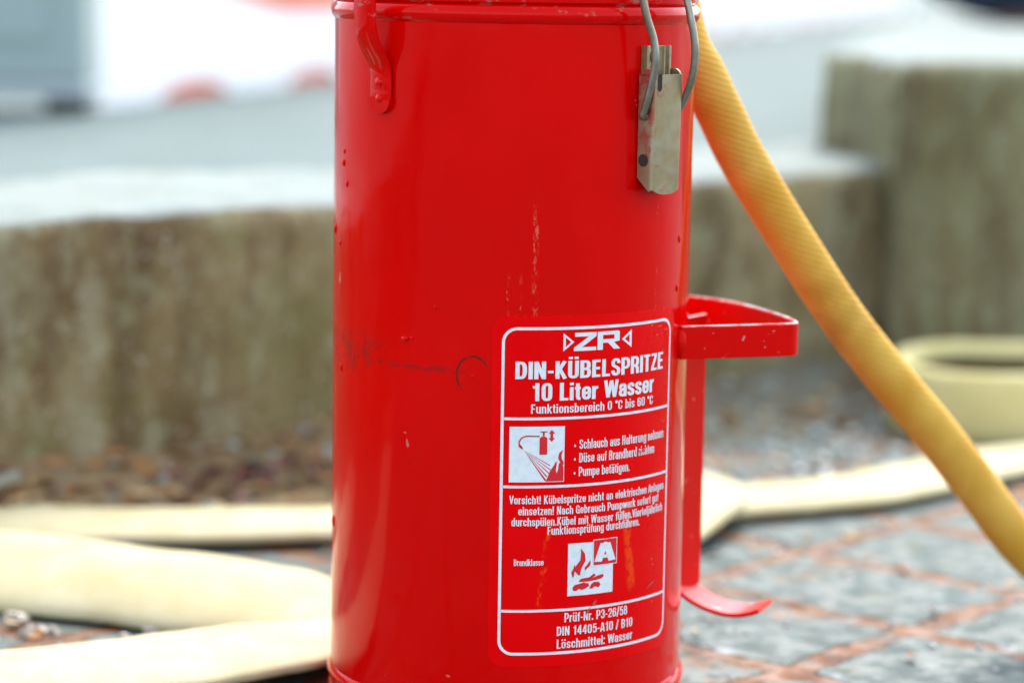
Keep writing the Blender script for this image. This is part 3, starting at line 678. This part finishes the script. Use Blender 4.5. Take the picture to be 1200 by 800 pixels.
def sticker():
    U0, U1, Z0, Z1 = -.0098, .1152, .0535, .2522
    mb = MB(); out = dense(round_rect(U0, U1, Z0, Z1, .009))
    flat_poly(mb, out, .00035)
    k = len(out); mb.grid([bend(out, -.0002), bend(out, .00035)], close_u=True)
    st = mb.build("sticker", STICKER, can)
    O = .00052
    # frame and rules
    fr = MB(); bo = dense(round_rect(-.0044, .1108, .0602, .2462, .0085)); bi = dense(round_rect(-.0028, .1092, .0618, .2446, .0072))
    a = round_rect(-.0044, .1108, .0602, .2462, .0085); b = round_rect(-.0028, .1092, .0618, .2446, .0070)
    A, B = [], []
    for i in range(len(a)):
        j = (i + 1) % len(a); n = max(1, int(math.hypot(a[j][0] - a[i][0], a[j][1] - a[i][1]) / .003))
        for q in range(n):
            f = q / n; A.append((a[i][0] + (a[j][0] - a[i][0]) * f, a[i][1] + (a[j][1] - a[i][1]) * f)); B.append((b[i][0] + (b[j][0] - b[i][0]) * f, b[i][1] + (b[j][1] - b[i][1]) * f))
    fr.grid([bend(A, O), bend(B, O)], close_u=True)
    for z in (.1950, .1566, .0857):
        us = [-.0026 + .1116 * i / 40 for i in range(41)]
        fr.grid([[cyl(x, z - .00075, O) for x in us], [cyl(x, z + .00075, O) for x in us]])
    fr.build("frame", INK, st)
    # company mark: two triangles and two wide letters
    lg = MB()
    flat_poly(lg, [(.0298, .2325), (.0298, .2427), (.0362, .2376)], O, holes=[[(.0312, .2349), (.0312, .2403), (.0344, .2376)]])
    flat_poly(lg, [(.0360, .2325), (.0496, .2325), (.0496, .2345), (.0408, .2345), (.0496, .2405), (.0496, .2427), (.0366, .2427), (.0366, .2405), (.0450, .2405), (.0360, .2344)], O)
    flat_poly(lg, [(.0504, .2325), (.0538, .2325), (.0538, .2363), (.0572, .2363), (.0612, .2325), (.0656, .2325), (.0612, .2364), (.0650, .2370), (.0650, .2421), (.0640, .2427), (.0504, .2427)], O, holes=[[(.0538, .2383), (.0538, .2407), (.0614, .2407), (.0614, .2383)]])
    flat_poly(lg, [(.0738, .2325), (.0738, .2427), (.0666, .2376)], O, holes=[[(.0722, .2352), (.0722, .2400), (.0688, .2376)]])
    lg.build("logo", INK, st)
    tx = MB()
    for line in (("DIN-KÜBELSPRITZE", .0031, .1026, .2173, .0098), ("10 Liter Wasser", .0123, .0934, .2050, .0100), ("Funktionsbereich 0 °C bis 60 °C", .0121, .0930, .1980, .0052),
                 ("• Schlauch aus Halterung nehmen", .0370, .1048, .1772, .0054), ("• Düse auf Brandherd richten", .0370, .0955, .1695, .0054), ("• Pumpe betätigen.", .0370, .0745, .1617, .0054),
                 ("Vorsicht! Kübelspritze nicht an elektrischen Anlagen", .0010, .1065, .1468, .0048), ("einsetzen! Nach Gebrauch Pumpwerk sofort gut", .0060, .1010, .1405, .0048),
                 ("durchspülen.Kübel mit Wasser füllen.Vierteljährlich", .0022, .1054, .1343, .0048), ("Funktionsprüfung durchführen.", .0226, .0836, .1291, .0048), ("Brandklasse", .0040, .0208, .1117, .0037),
                 ("Prüf-Nr. P3-26/58", .0334, .0752, .0785, .0053), ("DIN 14405-A10 / B10", .0290, .0796, .0709, .0053), ("Löschmittel: Wasser", .0291, .0797, .0634, .0053)):
        text(tx, *line, O)
    tx.build("lettering", INK, st)
    # pictogram of use: bucket pump spraying a fire
    def sq(mb, u0, u1, z0, z1, off):
        us = [u0 + (u1 - u0) * i / 12 for i in range(13)]; mb.grid([[cyl(x, z0, off) for x in us], [cyl(x, z1, off) for x in us]])
    def pic(name, u0, z0, size, draw):
        bgm = MB(); draw[0](bgm); pb = bgm.build(name, INK, st)
        d = MB(); draw[1](d, lambda x, y: (u0 + x * size, z0 + y * size)); d.build("drawing", INKRED, pb)
    P1 = .00068
    def d1(mb, T):
        def poly(pp, **k): flat_poly(mb, [T(*q) for q in pp], P1, **k)
        def stroke(pp, w):
            l, r_ = [], []
            for i, q in enumerate(pp):
                a, b = pp[max(0, i - 1)], pp[min(len(pp) - 1, i + 1)]; dx, dy = b[0] - a[0], b[1] - a[1]; L = math.hypot(dx, dy)
                l.append((q[0] - dy / L * w, q[1] + dx / L * w)); r_.append((q[0] + dy / L * w, q[1] - dx / L * w))
            poly(l + r_[::-1])
        poly([(.54, .50), (.68, .50), (.68, .80), (.645, .83), (.575, .83), (.54, .80)])                # cylinder
        poly([(.595, .835), (.63, .835), (.63, .905), (.68, .905), (.68, .925), (.55, .925), (.55, .905), (.595, .905)])
        stroke([(.54, .835), (.30, .84), (.22, .81), (.175, .74), (.175, .68), (.21, .63)], .013)     # hose
        poly([(.16, .66), (.20, .62), (.25, .60), (.225, .66), (.19, .69)])
        poly([(.76, .95), (.70, .88), (.735, .88), (.735, .80), (.70, .80), (.76, .73), (.82, .80), (.785, .80), (.785, .88), (.82, .88)])
        for e, w in (((.66, .03), .016), ((.68, .10), .010), ((.72, .16), .009), ((.75, .22), .008), ((.74, .30), .008)):   # water rays
            L = [(.26, .585), e]; dx, dy = e[0] - .26, e[1] - .585; q = math.hypot(dx, dy)
            poly([(.26, .587), (e[0] - dy / q * w, e[1] + dx / q * w), (e[0] + dy / q * w, e[1] - dx / q * w)])
        fl = [(.66, .012), (.70, .10), (.74, .20), (.80, .29), (.85, .38), (.86, .34), (.845, .22), (.86, .15), (.885, .22), (.90, .33), (.94, .37), (.965, .32), (.988, .26), (.988, .012)]
        poly(fl)
        poly([(.97, .58), (.90, .52), (.885, .43), (.92, .36), (.988, .30), (.988, .36), (.95, .42), (.945, .49), (.965, .545)])
    U, Zp, sz = .0005, .1592, .0311
    pic("use_pictogram", U, Zp, sz, (lambda mb: sq(mb, U, U + sz, Zp, Zp + sz * 1.01, O), d1))
    # fire class A pictogram
    def d2bg(mb): sq(mb, .0349, .0638, .0934, .1235, O)
    def d2(mb, T):
        def poly(pp, **k): flat_poly(mb, [T(*q) for q in pp], P1, **k)
        poly([(.22, .28 + .12), (.15, .48), (.16, .58), (.26, .70), (.27, .86), (.26, .93), (.35, .82), (.37, .68), (.30, .56), (.27, .50), (.26, .40)])
        poly([(.10, .36), (.07, .46), (.12, .55), (.13, .62), (.17, .54), (.14, .47), (.125, .38)])
        poly([(.36, .48), (.35, .54), (.41, .60), (.47, .68), (.48, .62), (.46, .56), (.40, .52)])
        poly([(.22, .27), (.28, .33), (.45, .34), (.56, .41), (.60, .37), (.52, .32), (.64, .36), (.76, .38), (.78, .33), (.72, .29), (.55, .27), (.46, .26), (.32, .26)])
        poly([(.12, .10), (.10, .15), (.14, .21), (.24, .23), (.34, .25), (.44, .22), (.46, .17), (.38, .13), (.30, .10), (.24, .13), (.18, .09)])
        poly([(.46, .12), (.50, .20), (.56, .24), (.68, .23), (.71, .17), (.66, .12), (.58, .15), (.52, .11)])
        poly([(.53, .56), (1.08, .56), (1.08, 1.075), (.53, 1.075)])
    pic("class_pictogram", .0349, .0934, .0291, (d2bg, d2))
    pa = MB(); e0, e1, f0, f1, wl = .0503, .0663, .1096, .1247, .00035
    flat_poly(pa, [(e0, f0), (e1, f0), (e1, f1), (e0, f1)], .00072, holes=[[(e0 + wl, f0 + wl), (e1 - wl, f0 + wl), (e1 - wl, f1 - wl), (e0 + wl, f1 - wl)]])
    text(pa, "A", .0522, .0642, .1118, .0108, .00078, .105, .085)
    pa.build("class_letter", INK, st)
    # scratches through the print
    scm = Mat("scuffed_print", (.50, .05, .05), .6)
    for i, (u, z, l, a, w) in enumerate(((.0830, .1712, .006, .55, .0007), (.0795, .1702, .004, .8, .0006), (.0458, .0815, .006, .9, .0005), (.0500, .0862, .005, .85, .0007), (.0900, .0905, .009, .5, .0004), (.0935, .0925, .006, .35, .0003))):
        sc = MB(); flat_poly(sc, [(u, z), (u + l * .45 * math.cos(a) + w, z + l * .45 * math.sin(a) - w), (u + l * math.cos(a), z + l * math.sin(a)), (u + l * .5 * math.cos(a) - w, z + l * .5 * math.sin(a) + w)], .00085); sc.build("scratch", scm, st)
    s2 = MB()
    for i in range(26):
        u, z = .086 + .028 * rnd.random() ** .6, .236 + .010 * rnd.random() if i < 16 else .06 + .19 * rnd.random(); a = .6 + rnd.uniform(-.5, .5); l, w = rnd.uniform(.0006, .0022), .00013
        if u + l > .114: continue
        s2.add([cyl(x, y, .00064) for x, y in ((u, z), (u + l * .5 * math.cos(a) + w, z + l * .5 * math.sin(a) - w), (u + l * math.cos(a), z + l * math.sin(a)), (u + l * .5 * math.cos(a) - w, z + l * .5 * math.sin(a) + w))], [(0, 1, 2, 3)])
    tag(s2.build("pale_nicks", Mat("pale_nick", (.65, .38, .34), .6), st), kind="stuff")
sticker()

# ------------------------------------------------------------------ hoses
def yellow_hose():
    pts = spline([(.015, .02, .585), (.05, .065, .555), (.080, .086, .49), (.0945, .082, .437), (.1035, .0690, .3990), (.1144, .0660, .3790), (.1268, .0670, .3545), (.1454, .072, .3206), (.1996, .09, .2397), (.2355, .105, .1946), (.2715, .12, .1539), (.306, .137, .1117), (.3439, .155, .0655), (.392, .185, .029), (.46, .23, .0148), (.62, .33, .0138), (.95, .37, .0138), (1.4, .30, .0138), (2.0, .42, .0138), (2.7, .35, .0138)], 14)
    o = MB().sweep(pts, lambda i: ell(.0147, .0144, 24), ups=(0, -1, .2)).build("fire_hose", HOSE_Y, None, smooth=180)
    tag(o, "golden yellow round hose hanging diagonally from behind the red can to the lower right", "hose")
yellow_hose()
def flat_hose(name, label, keys, mat, a=.045, b=.0095, pw=.95, n=14):
    """keys: x, y, z of the middle, twist in degrees (0 lies flat, 90 stands on edge)"""
    P4 = [(*k[:3],) for k in keys]; pts = spline(P4, n); tw = [k[3] for k in keys]; wf = [k[4] if len(k) > 4 else 1. for k in keys]
    def sec(i):
        f = i / n; j = min(int(f), len(tw) - 2); q = f - j; q = q * q * (3 - 2 * q); tt = rad(tw[j] + (tw[j + 1] - tw[j]) * q)
        wob = (wf[j] + (wf[j + 1] - wf[j]) * q) * (1 + .07 * hn(i * .11, 2.3, 1.1)); c, s = math.cos(tt), math.sin(tt)
        return [(x * wob * c - y * s, x * wob * s + y * c) for x, y in ell(a, b, 28, pw)]
    o = MB().sweep(pts, sec).build(name, mat, None, smooth=180)
    return tag(o, label, "hose", "pale hoses on the paving")
flat_hose("fire_hose", "long pale hose lying flat behind the red can and doubled back on the left",
          [(1.05, .80, .011, 0), (.66, .83, .011, 0), (.47, .762, .011, 0), (.375, .692, .009, 0), (.290, .613, .009, 0), (.163, .552, .009, 0), (.0, .48, .009, 0), (-.143, .451, .010, 0), (-.275, .428, .011, 2), (-.39, .412, .014, 4), (-.54, .39, .020, 6), (-.65, .32, .024, 8),
           (-.58, .258, .022, -18), (-.40, .250, .021, -20), (-.265, .208, .020, -20), (-.165, .170, .018, -18), (-.095, .150, .012, -8), (-.01, .205, .010, 0), (.075, .36, .011, 0), (.124, .46, .016, 0), (.148, .530, .023, 0), (.120, .600, .018, 0), (.04, .63, .009, 0), (-.04, .635, .009, 0)], HOSE_P)
flat_hose("fire_hose", "short pale hose strand in the bottom left corner going behind the red can",
          [(-.95, -.18, .010, 0), (-.62, -.085, .010, 0), (-.40, -.028, .011, 0), (-.29, .002, .012, 0), (-.205, .036, .014, 0), (-.152, .064, .016, 0, .92), (-.112, .100, .014, 0, .58), (-.06, .130, .011, 0, .42), (.0, .15, .011, 0, .40)], HOSE_P, a=.058)
def coil():
    c = []
    X0, X1, Y, r = .487, .90, .967, .107
    for i in range(9): a = rad(90 + 180 * i / 8); c.append((X0 + r * math.cos(a), Y + r * math.sin(a)))
    for i in range(1, 5): c.append((X0 + (X1 - X0) * i / 5, Y - r + .004 * math.sin(i * 2)))
    for i in range(9): a = rad(-90 + 180 * i / 8); c.append((X1 + r * math.cos(a), Y + r * math.sin(a)))
    for i in range(1, 5): c.append((X1 + (X0 - X1) * i / 5, Y + r + .008 * math.sin(i * 1.7)))
    pts = spline([(x, y, .0365 + .002 * math.sin(i * .9)) for i, (x, y) in enumerate(c)], 5, closed=True)
    o = MB().sweep(pts, lambda i: ell(.0125, .0350, 24, .7), closed=True).build("hose_coil", HOSE_G, None, smooth=180)
    MB().sweep(pts, lambda i: [(x - .0205, y - .006) for x, y in ell(.0070, .0290, 20, .7)], closed=True).build("loop_shade_band", hose_mat("loop_shade", (.055, .042, .010), (.04, .03, .008), 200), o, smooth=180)  # dark band added inside the loop to paint the shade of its hollow
    tag(o, "greenish yellow hose loop standing on its edge on the paving at the right", "hose")
coil()

# ------------------------------------------------------------------ background things on the terrace
TZ = .228
def cabinet():
    c = thing("metal_cabinet", "pale grey metal cabinet on short feet at the upper left, on the terrace", "cabinet", (-.885, 2.08, TZ))
    M = Mat("grey_enamel", rough=.45); M.set("Base Color", M.mix(M.noise(6, 3), (.28, .365, .355), (.26, .335, .325)))
    L = Mat("light_grey_trim", (.36, .42, .43), .5)
    MB().box((0, .0, .345), (.598, .148, .60)).build("body", M, c, bevel=.006)
    MB().box((0, -.0765, .36), (.50, .006, .52)).build("door", M, c, bevel=.002)
    MB().box((0, .0, .034), (.606, .158, .020)).build("base_trim", L, c, bevel=.004)
    for sx in (-.26, .26):
        for sy in (-.05, .05): MB().box((sx, sy, .012), (.04, .03, .024)).build("foot", Mat("dark_foot", (.04, .04, .035), .7), c, bevel=.002)
    MB().box((.20, -.083, .40), (.02, .010, .11)).build("handle", L, c, bevel=.003)
cabinet()

def barriers():
    a, b = Vector((-.600, 2.195, 0)), Vector((2.05, 12.05, 0)); d = (b - a).normalized(); L = (b - a).length; n = Vector((d.y, -d.x, 0))
    Wm = Mat("white_plastic", rough=.45); Wm.set("Base Color", Wm.mix(Wm.noise(4, 3), (.86, .86, .88), (.80, .81, .84)))
    Om = Mat("orange_plastic", (.70, .075, .012), .5)
    seg = 5; ln = L / seg
    labels = ["white plastic barrier with orange plank and arched foot, next to the grey cabinet", "white and orange barrier second in the row, right behind the red can's upper left",
              "white and orange barrier in the middle of the row behind the red can", "white and orange barrier seen just right of the red can's top rim", "white and orange barrier at the far end of the row, near the dark bag"]
    def make(k):
        t = thing("plastic_barrier", labels[k], "barrier", tuple(a + d * ln * k + Vector((0, 0, TZ))), math.atan2(d.y, d.x), "white and orange barriers in a row")
        return t
    proto = make(0); ox = ln - .03
    # moulded panel with arched slots in the foot
    def foot(x):
        for c, hw in ((.37, .14), (.93, .14), (1.50, .14)):
            if abs(x - c) < hw: return .025 * math.sqrt(1 - ((x - c) / hw) ** 2)
        return 0.
    xs = [ox * i / 200 for i in range(201)]; tp = lambda x: .82 - .04 * max(0, 1 - min(x, ox - x) / .05)
    rows = []
    for x in xs: rows.append([(x, 0, foot(x)), (x, 0, .4), (x, 0, tp(x)), (x, .045, tp(x)), (x, .045, .4), (x, .045, foot(x))])
    pm = MB().grid(rows, close_u=True); n6 = len(pm.v); pm.f += [tuple(range(6)), tuple(range(n6 - 6, n6))]
    pm.build("panel", Wm, proto)
    MB().box((ox / 2, .012, .022), (ox - .08, .016, .040)).build("foot_bar", Om, proto)
    w = []
    for i in range(31):
        x = .02 + (ox - .04) * i / 30; w.append((x, .176 - .022 * math.exp(-((x - .26) / .12) ** 2) * 0 - .040 * max(0, min(1, (x - .35) / .4)) + .006 * math.sin(x * 5)))
    MB().grid([[(x, -.004, z) for x, z in w], [(x, -.004, z + .16) for x, z in w]]).build("plank", Om, proto).modifiers.new("sol", 'SOLIDIFY').thickness = .008
    kids = list(proto.children)
    for k in range(1, seg):
        t = make(k)
        for c in kids:
            q = c.copy(); COL.objects.link(q); q.parent = t
barriers()

def bag():
    q = Vector((1.02, 2.95, .354))
    t = thing("cloth_bag", "dark navy cloth bag lying on top of the tall concrete block", "bag", tuple(q), rad(12))
    M = Mat("navy_cloth", rough=.85); M.set("Base Color", M.mix(M.step(M.noise(12, 4), .4, .6), (.018, .030, .06), (.035, .055, .10))); M.set("Normal", M.bump(M.noise(35, 5), .8, .01))
    rows = []
    for i in range(41):
        x = -.34 + .68 * i / 40; e = (1 - abs(x / .345) ** 4) ** .5; row = []
        for j in range(32):
            f = 2 * math.pi * j / 32; s = 1 + .12 * hn(x * 4, math.cos(f), math.sin(f), 2.2)
            y, z = .13 * e * math.cos(f) * s, .09 + .09 * e * math.sin(f) * s
            row.append((x, y, max(z, .002)))
        rows.append(row)
    bd = MB().grid(rows, close_u=True); k = len(bd.v); bd.f += [tuple(range(32)), tuple(range(k - 32, k))]
    bd.build("body", M, t, smooth=180)
    MB().sweep(spline([(-.18, -.10, .12), (-.14, -.11, .19), (0, -.09, .235), (.14, -.11, .19), (.18, -.10, .12)], 8), lambda i: rect(.03, .004, .001), ups=(0, -1, .3)).build("strap", Mat("black_webbing", (.012, .012, .014), .8), t, smooth=50)
    MB().box((-.0, -.118, .008), (.50, .012, .012)).build("trim", Mat("tan_trim", (.16, .08, .04), .7), t, bevel=.004)
bag()

def weed():
    M = Mat("weed_leaf", rough=.6); M.set("Base Color", M.mix(M.noise(40, 2), (.22, .22, .05), (.12, .16, .04)))
    q = wpt(.79, .33, .228); mb = MB()
    for i in range(26):
        a = rnd.uniform(0, 2 * math.pi); l, w, h = rnd.uniform(.03, .07), rnd.uniform(.003, .006), rnd.uniform(.03, .075); c, s = math.cos(a), math.sin(a)
        rows = []
        for k in range(5):
            f = k / 4; x = l * f; z = h * math.sin(f * 2.0) * .9; ww = w * (1 - f) ** .6 + .0003
            rows.append([(q.x + x * c - ww * s, q.y + x * s + ww * c, q.z + z), (q.x + x * c + ww * s, q.y + x * s - ww * c, q.z + z)])
        mb.grid(rows)
    tag(mb.build("weed_tuft", M, None), "small yellow-green weed tuft growing at the back of the low wall top", "weed")
weed()

def branch():
    M = Mat("bleached_wood", rough=.8); M.set("Base Color", M.mix(M.noise(30, 4), (.23, .245, .185), (.16, .165, .12)))
    pts = spline([wpt(-.24, -.066, .022), wpt(-.16, -.056, .027), wpt(-.10, -.048, .032), wpt(-.05, -.042, .038), wpt(-.01, -.037, .043)], 8)
    o = MB().sweep(pts, lambda i: [(x * (1 - .006 * i), y * (1 - .006 * i)) for x, y in ell(.008, .007, 12)]).build("fallen_branch", M, None, smooth=180)
    tag(o, "bleached grey stick leaning along the wall foot at the left edge", "branch")
branch()

# ------------------------------------------------------------------ litter: uncountable leaves and grit
def scatter():
    cols = [((.40, .19, .06), "brown_leaf"), ((.46, .33, .15), "tan_leaf"), ((.17, .06, .04), "dark_red_leaf")]
    def leaf(mb, x, y, z, sz):
        a = rnd.uniform(0, 6.28); tl = rnd.uniform(-.7, .7); ct = rnd.uniform(.1, .5); c, s = math.cos(a), math.sin(a); rows = []
        for k in range(5):
            f = k / 4 * 2 - 1; w = sz * .42 * (1 - f * f) ** .7 + .0002; r_ = []
            for e in (-1, 0, 1):
                lx, ly, lz = f * sz, e * w, ct * sz * (f * f * .6 + abs(e) * .35) + tl * e * w + .002
                r_.append((x + lx * c - ly * s, y + lx * s + ly * c, z + max(lz, 0)))
            rows.append(r_)
        mb.grid(rows)
    def soil_z(s, d):
        if d < -.15: return 0.
        i = (s + 2.2) / 4.9 * 179; j = (d + .15) / .165 * 21; i = max(0, min(179, int(round(i)))); j = max(0, min(21, int(round(j)))); return SOIL[i][j][2]
    for (c, nm), cnt in zip(cols, (300, 260, 130)):
        mb = MB()
        for _ in range(cnt):
            s = rnd.uniform(-.4, 1.6); d = -(.10 if s < .33 else .36) * rnd.random() ** 1.2 - .004
            if nm == "dark_red_leaf" and rnd.random() < .35: s, d = rnd.gauss(.21, .06), -.03 - .05 * rnd.random()
            q = wpt(s, d, 0); leaf(mb, q.x, q.y, soil_z(s, d), rnd.uniform(.005, .013))
        for _ in range(cnt // 5):
            x, y = rnd.uniform(-.5, .7), rnd.uniform(.08, .9)
            if math.hypot(x, y) < .14: continue
            leaf(mb, x, y, .001, rnd.uniform(.004, .010))
        M = Mat(nm, c, .65); M.set("Base Color", M.mix(M.noise(50, 2), c, tuple(k * .6 for k in c)))
        tag(mb.build("leaf_litter", M, None), kind='stuff')
    def grit(name, cnt, col, rough, sz, fn, spec=.5):
        mb = MB()
        for _ in range(cnt):
            x, y, z = fn(); r = rnd.uniform(*sz); a = rnd.uniform(0, 3); vs = []
            for i in range(3):
                for j in range(6):
                    f = 2 * math.pi * j / 6 + a; k = (1, .92, .4)[i] * rnd.uniform(.75, 1.15)
                    vs.append((x + r * k * math.cos(f), y + r * k * math.sin(f) * .8, z + r * (0, .45, .8)[i] * rnd.uniform(.8, 1.1)))
            fs = [(i * 6 + j, i * 6 + (j + 1) % 6, i * 6 + 6 + (j + 1) % 6, i * 6 + 6 + j) for i in range(2) for j in range(6)] + [tuple(range(12, 18))]
            mb.add(vs, fs)
        tag(mb.build(name, Mat(name + "_stone", col, rough, spec=spec), None), kind='stuff')
    def onbank():
        s = rnd.uniform(-.4, 1.6) if rnd.random() < .25 else rnd.uniform(.5, 1.6); d = -(.10 if s < .33 else .36) * rnd.random(); q = wpt(s, d, 0); return q.x, q.y, soil_z(s, d)
    def onpave():
        while 1:
            x, y = rnd.uniform(-.55, .75), rnd.uniform(.02, 1.05)
            if math.hypot(x, y) > .13: return x, y, 0.
    def farpave():
        while 1:
            x, y = rnd.uniform(.1, .62), rnd.uniform(.62, 1.15)
            return x, y, 0.
    def corner(): return rnd.uniform(-.42, -.18), rnd.uniform(.10, .19), 0.
    grit("gravel", 420, (.26, .29, .25), .3, (.003, .008), onbank)
    grit("grit", 500, (.30, .33, .31), .25, (.0015, .004), onpave)
    grit("pebbles", 260, (.26, .30, .28), .3, (.003, .011), farpave)
    grit("stone_chips", 26, (.30, .28, .23), .5, (.003, .010), corner)
scatter()
